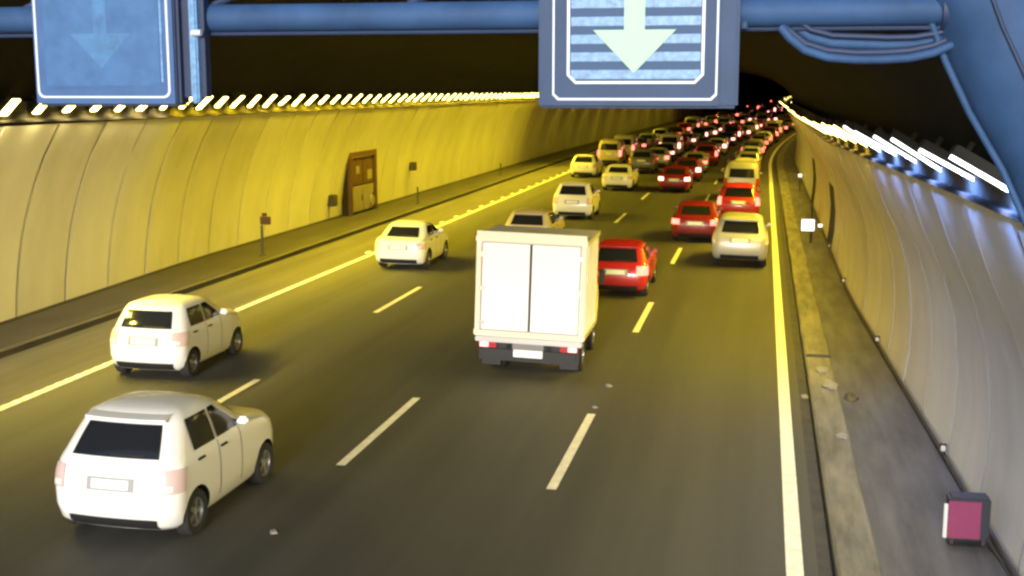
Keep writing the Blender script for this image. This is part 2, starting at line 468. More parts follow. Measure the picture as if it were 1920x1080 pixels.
def ring(lvl):
    """right half of a plan outline: rear centre, round the side, to front centre"""
    z, wd, yr, yf = lvl
    rc = min(.27, wd * .34); rf = min(.46, wd * .54)
    br, bf = .07, .18
    pts = []
    for i in range(5):
        x = (wd - rc) * i / 4
        pts.append((x, yr + br * (x / wd) ** 2))
    y0 = yr + br * ((wd - rc) / wd) ** 2
    for i in range(1, 6):
        a = math.pi / 2 * i / 6
        pts.append((wd - rc + rc * math.sin(a), y0 + rc * (1 - math.cos(a))))
    ya, yb = y0 + rc, yf - bf * .55 - rf
    if yb < ya + .2: yb = ya + .2
    for i in range(11):
        t = i / 10
        pts.append((wd * (1 - .028 * (2 * t - 1) ** 2 * (1 if t > .5 else .25)), lerp(ya, yb, t)))
    wf = pts[-1][0]
    yc = yf - bf * ((wf - rf) / wf) ** 2
    for i in range(1, 6):
        a = math.pi / 2 * i / 6
        pts.append((wf - rf + rf * math.cos(a), yb + (yc - yb) * math.sin(a)))
    for i in range(5):
        x = (wf - rf) * (4 - i) / 4
        pts.append((x, yf - bf * (x / wf) ** 2))
    return pts
def at_s(lvl, s):
    """point and outward normal at arc length s (negative = left) along the outline"""
    sg = 1 if s >= 0 else -1
    s = abs(s)
    p = ring(lvl)
    for a, b in zip(p, p[1:]):
        dl = math.hypot(b[0] - a[0], b[1] - a[1])
        if s <= dl or b is p[-1]:
            t = s / dl if dl else 0
            nx, ny = (b[1] - a[1]) / dl, -(b[0] - a[0]) / dl
            return sg * lerp(a[0], b[0], t), lerp(a[1], b[1], t), sg * nx, ny
        s -= dl
def side_x(lvl, y):
    p = ring(lvl)[9:22]
    for a, b in zip(p, p[1:]):
        if a[1] <= y <= b[1] + 1e-6:
            return lerp(a[0], b[0], (y - a[1]) / (b[1] - a[1]) if b[1] > a[1] else 0)
    return p[0][0] if y < p[0][1] else p[-1][0]
CACHE = {}
def zlist(sp, z0, z1):
    return sorted({z0, z1} | {l[0] for l in sp['lv'] if z0 < l[0] < z1})
def patch_s(sp, z0, z1, s0, s1, n=6, off=.012):
    mb = MB()
    mb.grid([[(lambda q: (q[0] + q[2] * off, q[1] + q[3] * off, z + off * .35))(at_s(level(sp, z), lerp(s0, s1, i / n))) for i in range(n + 1)] for z in zlist(sp, z0, z1)])
    return mb
def glass_rear(sp):
    z0, z1 = sp['glz']
    z1 -= .03
    mb = MB(); rows = []
    for z in zlist(sp, z0, z1):
        l = level(sp, z)
        f = sp['rg'] * l[1] / level(sp, z0)[1]
        rows.append([(lambda q: (q[0], q[1] - .014, z + .010))(at_s(l, lerp(-f, f, i / 8))) for i in range(9)])
    return mb.grid(rows)
def glass_side(sp, y0, y1, sg, last, first):
    z0, z1 = sp['glz']
    mb = MB(); rows = []
    for z in zlist(sp, z0, z1):
        l = level(sp, z)
        t = (z - z0) / (z1 - z0)
        a = max(y0, ring(l)[9][1] + .02) if first else y0
        b = y1 - (t * (level(sp, z0)[3] - level(sp, z1)[3]) * .85 if last else 0)
        rows.append([(sg * (side_x(l, lerp(a, b, i / 4)) + .014), lerp(a, b, i / 4), z + .006) for i in range(5)])
    return mb.grid(rows)
def glass_front(sp):
    z0, z1 = sp['glz']
    mb = MB(); rows = []
    for z in zlist(sp, z0 + .02, z1):
        l = level(sp, z); p = ring(l)
        tot = sum(math.hypot(b[0] - a[0], b[1] - a[1]) for a, b in zip(p, p[1:]))
        rows.append([(lambda q: (q[0], q[1] + .014, z + .012))(at_s(l, (tot - abs(u)) * (1 if u >= 0 else -1) if abs(u) > 1e-6 else tot)) for u in [l[1] * .78 * (i / 4 - 1) for i in range(4)] + [1e-5] + [l[1] * .78 * (i + 1) / 4 for i in range(4)]])
    return mb.grid(rows)
def body_mesh(kind, pm):
    sp = SPEC[kind]
    mb = MB(); rings = []
    for l in sp['lv']:
        p = ring(l)
        rings.append([(x, y, l[0]) for x, y in p] + [(-x, y, l[0]) for x, y in p[-2:0:-1]])
    n = len(rings[0])
    last = sp['lv'][-1]
    cap = [(x * .5, lerp((last[2] + last[3]) / 2, y, .55), sp['top']) for x, y, z in rings[-1]]
    rings.append(cap)
    mb.add([p for r in rings for p in r], [(i * n + j, i * n + (j + 1) % n, (i + 1) * n + (j + 1) % n, (i + 1) * n + j) for i in range(len(rings) - 1) for j in range(n)])
    mb.f.append(tuple(range(n)))
    mb.f.append(tuple((len(rings) - 1) * n + j for j in range(n)))
    me = mb.mesh('body', pm)
    me.materials.append(M['trim'])
    o = bpy.data.objects.new('tmp', me); col.objects.link(o)
    cut = MB()
    for y in sp['ax']:
        for sg in (-1, 1):
            prof = [(sg * .58, .001), (sg * .58, sp['r'] + .055), (sg * 1.2, sp['r'] + .055), (sg * 1.2, .001)]
            c = MB().lathe_x(prof, 28)
            cut.add([(x, yy + y, zz + sp['r']) for x, yy, zz in c.v], c.f)
    cm = cut.mesh('cut', M['trim'])
    bm = bmesh.new(); bm.from_mesh(cm)
    bmesh.ops.remove_doubles(bm, verts=bm.verts[:], dist=.003)
    bmesh.ops.holes_fill(bm, edges=bm.edges[:]); bmesh.ops.recalc_face_normals(bm, faces=bm.faces[:])
    bm.to_mesh(cm); bm.free()
    co = bpy.data.objects.new('tmpc', cm); col.objects.link(co)
    md = o.modifiers.new('b', 'BOOLEAN'); md.object = co; md.solver = 'EXACT'; md.operation = 'DIFFERENCE'
    try: md.material_mode = 'TRANSFER'
    except Exception: pass
    bpy.context.view_layer.update()
    me2 = bpy.data.meshes.new_from_object(o.evaluated_get(bpy.context.evaluated_depsgraph_get()))
    bpy.data.objects.remove(o); bpy.data.objects.remove(co)
    me2.name = 'body'
    me2.polygons.foreach_set('use_smooth', [True] * len(me2.polygons))
    me2.set_sharp_from_angle(angle=R(42))
    return me2
def wheel_meshes(r):
    key = ('wheel', r)
    if key not in CACHE:
        t = MB().lathe_x([(-.10, r * .62), (-.105, r * .9), (-.08, r), (.08, r), (.105, r * .93), (.10, r * .66), (.07, r * .62)], 28).mesh('wheel', M['tyre'], True)
        rm = MB()
        rm.lathe_x([(.06, .001), (.075, r * .10), (.06, r * .2), (.045, r * .2)], 16)
        rm.lathe_x([(.03, r * .63), (.085, r * .63), (.085, r * .56), (.02, r * .54)], 28)
        for k_ in range(5):
            a = 2 * math.pi * k_ / 5
            u = Vector((0, math.cos(a), math.sin(a))); v = Vector((0, -math.sin(a), math.cos(a)))
            q = [u * r * .12 + v * r * .09, u * r * .58 + v * r * .13, u * r * .58 - v * r * .13, u * r * .12 - v * r * .09]
            rm.add([(p.x + .07, p.y, p.z) for p in q] + [(p.x + .03, p.y, p.z) for p in q], [(0, 1, 2, 3), (0, 4, 5, 1), (2, 6, 7, 3), (1, 5, 6, 2), (3, 7, 4, 0)])
        rim = rm.mesh('rim', M['rim'], True)
        bk = MB().lathe_x([(.018, .001), (.018, r * .6)], 20).mesh('brake_disc', M['trim'])
        CACHE[key] = (t, rim, bk)
    return CACHE[key]
def cached(key, fn):
    if key not in CACHE: CACHE[key] = fn()
    return CACHE[key]

def car(kind, pname, label, s, X, lights=None, roll=0, yaw=0, group=None, near=False, pale=False):
    sp = SPEC[kind]
    t = thing(kind.replace('tall_', '').replace('short_', ''), label, 'van' if kind == 'van' else 'car', group=group)
    frame(t, s, X, .003, roll, yaw)
    link('body', cached((kind, 'body', pname), lambda: body_mesh(kind, paint(pname))), t)
    link('rear_window', cached((kind, 'rw'), lambda: glass_rear(sp).mesh('rear_window', M['glass'], True)), t)
    link('windscreen', cached((kind, 'ws'), lambda: glass_front(sp).mesh('windscreen', M['glass'], True)), t)
    for sg in (-1, 1):
        for i, (a, b) in enumerate(sp['sg']):
            if kind == 'van' and i == 0 and near: continue
            link('side_window', cached((kind, 'sw', i, sg), lambda: glass_side(sp, a, b, sg, i == len(sp['sg']) - 1, i == 0).mesh('side_window', M['glass'], True)), t)
    lm = {None: 'tail', 'on': 'brake', 'hi': 'brake_hi'}[lights]
    wl_ = level(sp, .8)[1]
    if pale: lm = 'tail_pale'
    a_, b_ = (wl_ - .30, wl_ + .20) if kind not in ('van', 'suv') else (wl_ - .19, wl_ + .14)
    if pale: a_, b_ = a_ + .06, b_ - .07
    z0, z1 = sp['tl']
    for sg in (-1, 1):
        o = link('tail_light', cached((kind, 'tl', sg, lm), lambda: patch_s(sp, z0, z1, sg * a_, sg * b_, 8, .016).mesh('tail_light', M[lm], True)), t)
        if lights is None and near:
            link('reversing_lens', cached((kind, 'rl', sg), lambda: patch_s(sp, z0 + .03, z0 + .10, sg * (a_ + .03), sg * (a_ + .17), 4, .022).mesh('reversing_lens', M['reverse'], True)), o)
    lz = sp['lv'][0][0]
    link('bumper_valance', cached((kind, 'bv'), lambda: patch_s(sp, lz + .01, lz + .16, -.62, .62, 12, .016).mesh('bumper_valance', M['trim'], True)), t)
    pz = (z0 + z1) / 2 - .05
    link('plate_recess', cached((kind, 'pr'), lambda: patch_s(sp, pz - .085, pz + .085, -.33, .33, 4, .012).mesh('plate_recess', M['plate_grey'])), t)
    link('number_plate', cached((kind, 'np'), lambda: patch_s(sp, pz - .06, pz + .06, -.26, .26, 4, .02).mesh('number_plate', M['plate'])), t)
    me, rim, bk = wheel_meshes(sp['r'])
    for y in sp['ax']:
        for sg in (-1, 1):
            wo = link('wheel', me, t, (sg * (level(sp, .45)[1] - .115), y, sp['r']))
            if sg < 0: wo.rotation_euler = (0, 0, math.pi)
            link('rim', rim, wo); link('brake_disc', bk, wo)
    mz = sp['glz'][0] + .03
    my = level(sp, mz)[3] - .52
    for sg in (-1, 1):
        x = side_x(level(sp, mz), my)
        link('wing_mirror', cached((kind, 'wm', sg, pname), lambda: MB().box(min(sg * (x + .03), sg * (x + .19)), max(sg * (x + .03), sg * (x + .19)), my - .05, my + .05, mz - .02, mz + .09, .03).box(min(sg * (x - .03), sg * (x + .06)), max(sg * (x - .03), sg * (x + .06)), my - .02, my + .03, mz - .02, mz + .02).mesh('wing_mirror', paint(pname), True)), t)
        hz = sp['glz'][0] - .12
        for a, b in sp['sg'][-2:]:
            xh = side_x(level(sp, hz), a + .1)
            link('door_handle', cached((kind, 'dh', sg, a), lambda: MB().box(min(sg * (xh - .005), sg * (xh + .03)), max(sg * (xh - .005), sg * (xh + .03)), a + .02, a + .20, hz - .015, hz + .015, .006).mesh('door_handle', M['trim'])), t)
    if sp['spoiler']:
        z, hw = sp['spoiler']
        l = level(sp, z)
        def spo():
            mb = MB()
            mb.grid([[(x, l[2] + dy + .06 * (abs(x) / .6) ** 2, z + dz) for x in [lerp(-l[1] * .86, l[1] * .86, i / 8) for i in range(9)]] for dy, dz in ((.30, .045), (.05, .04), (-.12, .01), (-.12, -.02), (.04, -.05))])
            return mb.mesh('roof_spoiler', paint(pname), True)
        link('roof_spoiler', cached((kind, 'sp', pname), spo), t)
    if near:
        link('rear_wiper', cached((kind, 'wip'), lambda: patch_s(sp, sp['glz'][0] + .02, sp['glz'][0] + .045, -.05, .42, 5, .03).mesh('rear_wiper', M['trim'])), t)
        # door shut lines, thin dark seams on both flanks
        for sg in (-1, 1):
            for y in (sp['sg'][0][1] + .04, sp['sg'][-1][1] - .12):
                def seam():
                    mb = MB()
                    mb.grid([[(sg * (side_x(level(sp, z), yy) + .004), yy, z) for yy in (y - .008, y + .008)] for z in zlist(sp, lz + .14, sp['glz'][0] - .02)])
                    return mb.mesh('door_seam', M['trim'])
                link('door_seam', cached((kind, 'ds', sg, y), seam), t)
    return t

def truck(s, X, roll, yaw):
    t = thing('box_truck', 'white box lorry with two tall rear doors in the third lane from left', 'truck')
    frame(t, s, X, .003, roll, yaw)
    W = 1.12
    z0, z1, L = .84, 2.86, 2.05
    wp = paint('white')
    box = link('cargo_box', MB().box(-W, W, .06, L, z0, z1, .015).mesh('cargo_box', wp), t)
    # rear frame
    fr = MB()
    fr.ringprism([(-W, z0 - .02), (W, z0 - .02), (W, z1 + .11), (-W, z1 + .11)], [(-W + .10, z0 + .09), (W - .10, z0 + .09), (W - .10, z1 - .10), (-W + .10, z1 - .10)], -.01, .055)
    link('rear_frame', fr.mesh('rear_frame', paint('cream')), box)
    for sg in (-1, 1):
        a, b = sorted((sg * .022, sg * (W - .13)))
        dr = link('rear_door', MB().box(a, b, .0, .058, z0 + .12, z1 - .13, .012).mesh('rear_door', wp), t)
        hg = MB()
        for z in (1.1, 1.8, 2.5):
            x0, x1 = sorted((sg * (W - .20), sg * (W - .06)))
            hg.box(x0, x1, -.022, -.002, z - .04, z + .04)
        link('door_hinge', hg.mesh('door_hinge', M['chrome']), dr)
    link('door_seal', MB().box(-W + .105, W - .105, .045, .0595, z0 + .095, z1 - .105).mesh('door_seal', M['plate_grey']), t)
    link('door_gasket', MB().box(-.024, .024, -.004, .05, z0 + .12, z1 - .13).mesh('door_gasket', M['trim']), t)
    # side rails, ribs and a skirt on the box
    for sg in (-1, 1):
        for z in (z0 + .05, z1 - .05):
            x0, x1 = sorted((sg * W, sg * (W + .022)))
            link('side_rail', MB().box(x0, x1, .0, L, z - .05, z + .05).mesh('side_rail', paint('cream')), box)
        for i in range(5):
            y = .2 + i * .38
            x0, x1 = sorted((sg * W, sg * (W + .012)))
            link('side_rib', MB().box(x0, x1, y, y + .05, z0 + .1, z1 - .1).mesh('side_rib', wp), box)
    ch = MB()
    for sg in (-1, 1): ch.box(sg * .42 - .05, sg * .42 + .05, .1, 3.7, .55, .80)
    for y in (.3, 1.2, 1.9): ch.box(-.9, .9, y, y + .08, .70, .83)
    link('chassis', ch.mesh('chassis', M['trim']), t)
    link('rear_sill', MB().box(-W + .02, W - .02, -.03, .2, z0 - .14, z0 - .03, .012).mesh('rear_sill', paint('silver')), t)
    link('underside_shade', MB().box(-1.04, 1.04, .10, .16, .30, .80, .01).mesh('underside_shade', M['trim']), t)  # dark sheet added in place of the shade under the lorry
    bp = link('rear_bumper', MB().box(-.98, .98, .02, .10, .40, .56, .012).mesh('rear_bumper', M['trim']), t)
    link('plate_panel', MB().box(-.32, .32, -.015, .015, .58, .70).mesh('plate_panel', paint('grey')), t)
    link('number_plate', MB().box(-.30, .30, -.02, .014, .42, .57, .004).mesh('number_plate', M['plate']), bp)
    for sg in (-1, 1):
        x0, x1 = sorted((sg * .66, sg * 1.02))
        tl = link('tail_light', MB().box(x0, x1, -.02, .09, .58, .71, .012).mesh('tail_light', M['tail']), t)
        x0, x1 = sorted((sg * .82, sg * 1.0))
        link('lamp_lens', MB().box(x0, x1, -.032, -.015, .595, .695, .006).mesh('lamp_lens', M['pink_lens']), tl)
        x0, x1 = sorted((sg * .62, sg * 1.0))
        link('mudflap', MB().box(x0, x1, .30, .32, .16, .60).mesh('mudflap', M['trim']), t)
    me, rim, bk = wheel_meshes(.36)
    for y, xs in ((.95, (.92, .68)), (3.1, (.88,))):
        for sg in (-1, 1):
            for x in xs:
                wo = link('wheel', me, t, (sg * x, y, .36))
                if sg < 0: wo.rotation_euler = (0, 0, math.pi)
                link('rim', rim, wo)
    # cab
    cb = MB()
    prof = [(y - .6, z) for y, z in [(2.85, .55), (4.45, .55), (4.55, .9), (4.50, 1.25), (4.20, 1.95), (4.0, 2.12), (3.1, 2.14), (2.9, 2.05)]]
    n = len(prof); W2 = .95
    vs = [(-W2 + (.10 if z > 1.4 else 0), y, z) for y, z in prof] + [(W2 - (.10 if z > 1.4 else 0), y, z) for y, z in prof]
    cb.add(vs, [tuple(range(n)), tuple(range(n, 2 * n))] + [(i, (i + 1) % n, (i + 1) % n + n, i + n) for i in range(n)])
    cab = link('cab', cb.mesh('cab', wp, True), t)
    for sg in (-1, 1):
        link('side_window', MB().add([(sg * (W2 - .06), 2.6, 1.38), (sg * (W2 - .06), 3.65, 1.38), (sg * (W2 - .08), 3.48, 1.92), (sg * (W2 - .08), 2.6, 1.98)], [(0, 1, 2, 3)]).mesh('side_window', M['glass']), cab)
        x0, x1 = sorted((sg * (W2 + .04), sg * (W2 + .17)))
        link('wing_mirror', MB().box(x0, x1, 3.55, 3.62, 1.45, 1.80, .03).tube([(sg * .9, 3.6, 1.75), (sg * (W2 + .08), 3.58, 1.75)], .015, 6).mesh('wing_mirror', M['trim']), t)
    return t

# --- the near traffic, read off the photograph
TILT = R(1.0)
car('tall_hatchback', 'white', 'large white hatchback nearest the camera, at the bottom left corner', 13.75, -8.07, roll=R(.6), near=True, yaw=R(-1), pale=True)
car('short_hatchback', 'white', 'tall white hatchback beside the left edge line, just beyond the nearest car', 22.2, -12.12, roll=R(.6), near=True, pale=True)
car('short_saloon', 'white', 'white saloon alone in the left lane, level with the wall niche', 38.0, -11.55, roll=TILT, near=True, pale=True)
truck(24.0, -4.58, R(1.8), R(.8))
car('hatchback', 'red', 'red hatchback half hidden by the right side of the box lorry', 34.0, -3.98, lights='on', roll=TILT, near=True)
car('hatchback', 'beige', 'beige hatchback mostly hidden behind the box lorry, only its roof showing', 42.8, -8.25, roll=TILT)
car('tall_hatchback', 'white', 'white hatchback just beyond the box lorry roof, second lane from left', 54.6, -8.4, roll=TILT, pale=True)
car('suv', 'silver', 'silver off-roader with dark rear window beside the right edge line', 40.6, -.68, roll=R(1.5), near=True, pale=True)
car('saloon', 'maroon', 'dark red saloon with lit tail lights left of the silver off-roader', 47.2, -2.5, lights='on', roll=TILT)
car('suv', 'red', 'red off-roader with a pale rear window in front of the silver one', 54.6, -1.02, lights='on', roll=TILT)
car('van', 'silver', 'silver van ahead of the red off-roader in the right lane', 66, -1.1, roll=TILT)
car('saloon', 'white', 'white saloon in the second lane ahead of another white car', 71, -8.3, roll=TILT, pale=True)
car('saloon', 'maroon', 'maroon saloon with bright tail lights heading the gap in the third lane', 70.3, -4.95, lights='hi', roll=TILT)
car('hatchback', 'white', 'white hatchback ahead of the lone saloon in the left lane', 81.5, -11.8, roll=TILT, pale=True)

# --- the queue round the bend
LANES = [('left lane', -11.75), ('second lane', -8.1), ('third lane', -4.6), ('right lane', -1.15)]
START = [(95, 'white hatchback'), (86, 'white saloon'), (79, 'maroon saloon'), (79.5, 'silver van')]
KN = dict(hatchback='hatchback', city_car='minicar', saloon='saloon', suv='off-roader', van='van')
SEQ = [
 [('van', 'beige'), ('van', 'white'), ('saloon', 'grey'), ('hatchback', 'silver'), ('suv', 'white'), ('saloon', 'black'), ('city_car', 'red'), ('van', 'silver'), ('saloon', 'silver'), ('hatchback', 'grey'), ('suv', 'black'), ('hatchback', 'white'), ('saloon', 'maroon'), ('van', 'grey'), ('saloon', 'white'), ('suv', 'silver')],
 [('suv', 'grey'), ('hatchback', 'silver'), ('saloon', 'black'), ('van', 'white'), ('city_car', 'maroon'), ('saloon', 'silver'), ('suv', 'blue'), ('hatchback', 'cream'), ('saloon', 'maroon'), ('van', 'silver'), ('city_car', 'black'), ('hatchback', 'white'), ('saloon', 'grey'), ('suv', 'red'), ('van', 'maroon'), ('saloon', 'white'), ('hatchback', 'red'), ('suv', 'black')],
 [('hatchback', 'maroon'), ('saloon', 'silver'), ('suv', 'red'), ('saloon', 'grey'), ('city_car', 'white'), ('hatchback', 'black'), ('saloon', 'blue'), ('van', 'maroon'), ('hatchback', 'silver'), ('suv', 'white'), ('saloon', 'red'), ('van', 'silver'), ('hatchback', 'grey'), ('saloon', 'white'), ('suv', 'black'), ('van', 'white'), ('city_car', 'red'), ('suv', 'silver')],
 [('saloon', 'cream'), ('hatchback', 'silver'), ('city_car', 'white'), ('suv', 'grey'), ('saloon', 'beige'), ('hatchback', 'grey'), ('saloon', 'white'), ('suv', 'maroon'), ('van', 'white'), ('hatchback', 'black'), ('saloon', 'silver'), ('suv', 'red'), ('hatchback', 'white'), ('van', 'grey'), ('city_car', 'blue'), ('suv', 'white')]]
rng = random.Random(11)
for li, ((ln, X), (s, prev)) in enumerate(zip(LANES, START)):
    for kind, pc in SEQ[li]:
        nm = '%s %s' % (dict(blue='dark blue').get(pc, pc), KN[kind])
        lit = 'hi' if (li in (1, 2) and rng.random() < .8) else ('on' if rng.random() < .75 else None)
        lab = '%s%s queueing in %s ahead of a %s' % (nm, ' with lights lit' if lit else '', ln, prev)
        car(kind, pc, lab, s, X + rng.uniform(-.25, .25), lights=lit, roll=TILT, group='cars queueing towards the bend')
        prev = nm
        s += SPEC[kind]['L'] + rng.uniform(2.2, 4.4)

# ------------------------------------------------------------ wall fittings
# emergency niche on the left wall
def niche():
    s0, L, H = 53.0, 3.5, 2.75
    b = XL(s0)
    t = thing('emergency_niche', 'brown emergency cabinet niche set in the yellow left wall', 'cabinet')
    frame(t, s0, b + .1, .15)
    link('recess', MB().box(-.05, .32, 0, L, 0, H).mesh('recess', M['dark']), t)
    f = MB().box(.33, .46, -.22, .10, 0, H + .12).box(.33, .46, L - .1, L + .2, 0, H + .12).box(.33, .46, .10, L - .1, H - .12, H + .12)
    link('frame', f.mesh('frame', M['brown']), t)
    for a, c in ((.25, 1.70), (1.80, L - .2)):
        link('upper_panel', MB().box(.33, .38, a, c, 1.35, H - .18, .01).mesh('upper_panel', M['brown']), t)
        dr = link('cabinet_door', MB().box(.33, .40, a, c, .12, 1.28, .01).mesh('cabinet_door', M['beige']), t)
        link('handle', MB().box(.40, .43, c - .2, c - .14, .6, .85).mesh('handle', M['trim']), dr)
    link('notice', MB().box(.385, .40, .8, 1.25, 1.85, 2.2).mesh('notice', M['beige']), t)
    link('notice', MB().box(.385, .40, 2.4, 3.1, 1.5, 1.95).mesh('notice', M['beige']), t)
    link('hose_reel', MB().lathe_x([(.40, .001), (.47, .05), (.47, .27), (.40, .27)], 16).mesh('hose_reel', M['beige']), t).location = (0, 3.0, .45)
niche()
def post(s, X, h, label, head=True):
    t = thing('marker_post', label, 'marker post', group=None)
    frame(t, s, X, .15)
    link('post', MB().tube([(0, 0, 0), (0, 0, h)], .045, 8).box(-.09, .09, -.09, .09, 0, .04).mesh('post', M['pole'], True), t)
    if head:
        link('sign_board', MB().box(-.05, .34, -.03, .03, h + .02, h + .30, .02).mesh('sign_board', M['brown']), t)
        link('board_cap', MB().box(.02, .2, -.035, .035, h + .31, h + .42, .015).mesh('board_cap', M['brown']), t)
post(39.6, -16.9, 1.05, 'thin dark post with a small brown board, before the wall niche')
post(59.6, -17.0, .85, 'bare dark post on the left walkway just beyond the niche', head=False)
post(81, -17.3, .8, 'far dark post near the end of the lit left wall', head=False)
o = thing('call_box', 'small dark box high on the left wall beyond the niche', 'call box'); frame(o, 63.5, XL(63.5) + .42, 1.75)
link('box', MB().box(-.2, .12, -.2, .2, -.2, .25, .02).mesh('box', M['pole']), o); link('lid', MB().box(.125, .14, -.16, .16, -.15, .2).mesh('lid', M['brown']), o)
o = thing('call_box', 'low grey box fixed to the left wall just before the niche', 'call box'); frame(o, 51.3, XL(51.3) + .2, 1.0)
link('box', MB().box(-.2, .18, -.22, .22, -.25, .25, .02).mesh('box', M['kerb_l']), o); link('lid', MB().box(.185, .2, -.18, .18, -.2, .2).mesh('lid', M['pole']), o)

# right wall: dark doors, reflectors, marker box, lit sign
def wall_door(s, L, z1, label):
    t = thing('service_door', label, 'door'); frame(t, s, XR(s), .1)
    pr = [(x, z - .1) for x, z in RP if z < z1 + .6]
    def xat(z):
        for a, b in zip(pr, pr[1:]):
            if a[1] <= z <= b[1]: return lerp(a[0], b[0], (z - a[1]) / (b[1] - a[1]))
        return pr[-1][0]
    zs = [0, .5, 1.0, 1.5, z1]
    mb = MB(); mb.grid([[(xat(z) - .03, y, z) for y in (0, L)] for z in zs])
    for y in (0, L): mb.grid([[(xat(z) - .03, y, z) for z in zs], [(xat(z) + .05, y, z) for z in zs]])
    link('door_leaf', mb.mesh('door_leaf', M['dark']), t)
    mb = MB()
    for y in (-.09, L): mb.grid([[(xat(z) - .05, yy, z) for yy in (y, y + .09)] for z in zs]); mb.grid([[(xat(z) - .05, y, z), (xat(z) + .05, y, z)] for z in zs])
    link('door_frame', mb.mesh('door_frame', M['pole']), t)
wall_door(45.3, 2.2, 2.3, 'tall dark door in the right wall beside the lit white sign')
wall_door(62.5, 2.2, 2.3, 'farther dark door in the right wall, beyond the lit sign')
rf = MB().box(-.035, .035, -.03, .03, -.04, .04, .01).mesh('lens', M['whiteplain'])
rfb = MB().box(-.06, .06, .03, .06, -.07, .07).mesh('bracket', M['pole'])
for s_, lab in ((19.4, 'small white reflector at the right wall foot, nearest the magenta box'), (28.0, 'small white reflector at the right wall foot, second up from the magenta box'), (36.7, 'small white reflector at the right wall foot, midway to the dark door'), (45.0, 'small white reflector at the foot of the dark right wall door')):
    o = thing('wall_reflector', lab, 'reflector', group='reflectors along the right wall foot'); frame(o, s_, XR(s_) - .08, .30)
    link('lens', rf, o); link('bracket', rfb, o)
def marker_box():
    t = thing('marker_box', 'magenta faced box on short legs at the foot of the right wall', 'box'); frame(t, 15.6, 2.60, .1)
    link('casing', MB().box(-.16, .34, .02, .32, .10, .64, .03).mesh('casing', M['casing']), t)
    link('front_panel', MB().box(-.17, .22, -.005, .018, .12, .60, .006).mesh('front_panel', M['magenta']), t)
    link('reflective_strip', MB().box(-.225, -.18, -.01, .02, .12, .56).mesh('reflective_strip', M['whiteplain']), t)
    for x in (-.1, .28): link('leg', MB().box(x - .02, x + .02, .1, .14, 0, .10).mesh('leg', M['pole']), t)
    link('cable', MB().tube([(.32, .1, .15), (.36, -.1, .06), (.40, -.4, .03), (.42, -.9, .02)], .018, 6).mesh('cable', M['pole'], True), t)
marker_box()
t = thing('lit_sign', 'small glowing white square sign on a post beside the right walkway', 'sign'); frame(t, 47.4, 1.75, .1)
link('post', MB().tube([(.12, 0.06, 0), (.12, .06, 1.5)], .05, 8).mesh('post', M['pole'], True), t)
link('casing', MB().box(-.29, .27, .0, .05, .42, .92, .02).mesh('casing', M['pole']), t)
link('sign_panel', MB().box(-.25, .23, -.02, -.002, .45, .89, .008).mesh('sign_panel', M['signlit']), t)
link('side_lamp', MB().box(.36, .52, -.02, .05, .60, .72, .015).mesh('side_lamp', M['signlit']), t)
link('arm', MB().box(.27, .37, .0, .03, .64, .68).mesh('arm', M['pole']), t)
t = thing('marker_reflector', 'tiny pale reflector on a low post far along the right walkway', 'lamp'); frame(t, 72, 2.1, .1)
link('post', MB().tube([(0, 0, 0), (0, 0, .8)], .04, 8).mesh('post', M['pole'], True), t)
link('lens', MB().box(-.1, .1, -.06, .06, .8, .98, .02).mesh('lens', M['signlit']), t)  # reflected gleam is put into the lens as a glow
# drain slot and litter on the right kerb
t = thing('drain_cover', 'curved dark drain slot across the right kerb', 'drain'); frame(t, 26.6, 1.3, .155)
link('grate', MB().box(-.26, .26, -.1, .1, 0, .012).mesh('grate', M['gutter']), t)
for i in range(5): link('bar', MB().box(-.24, .24, -.085 + i * .038, -.07 + i * .038, .013, .022).mesh('bar', M['pole']), t)
for (s_, X, z, sz, mm, lab) in ((25.2, 1.32, .155, .13, 'debris', 'crumpled pale litter lump nearest the drain slot on the kerb'), (23.9, 1.40, .155, .17, 'debris', 'largest pale litter lump on the right kerb'),
                         (23.6, .93, -.02, .08, 'debris', 'tiny pale scrap lying in the gutter beside the right edge line'), (23.2, 1.75, .105, .14, 'pole', 'dark rag lying on the right walkway beside the litter'), (20.3, 1.42, .155, .10, 'debris', 'pale scrap on the kerb closest to the camera')):
    bm = bmesh.new(); bmesh.ops.create_icosphere(bm, subdivisions=2, radius=1)
    for v in bm.verts: v.co *= random.uniform(.75, 1.15); v.co = Vector((v.co.x * sz, v.co.y * sz * 2.2, max(-.0, v.co.z) * sz * .45))
    me = bpy.data.meshes.new('litter'); bm.to_mesh(me); bm.free(); me.materials.append(M[mm])
    o = link('litter', me); frame(o, s_, X, z + .003); tag(o, lab, 'litter')

for (s_, X, sz, lab) in ((14.6, -6.2, .05, 'pale speck of litter on the road right of the nearest hatchback'), (23.6, -2.85, .06, 'pale speck of litter behind the lorry, between two lane dashes'), (21.9, -2.9, .045, 'small pale scrap on the road just ahead of a lane dash'), (13.2, -4.1, .045, 'tiny pale scrap at the bottom of the road')):
    me = MB().prism([(-sz, 0), (-sz * .6, sz * .5), (sz * .5, sz * .6), (sz, 0)], -sz, sz * 1.2).mesh('litter', M['debris'])
    o = link('litter', me); frame(o, s_, X, .004, 0, .5); tag(o, lab, 'litter')

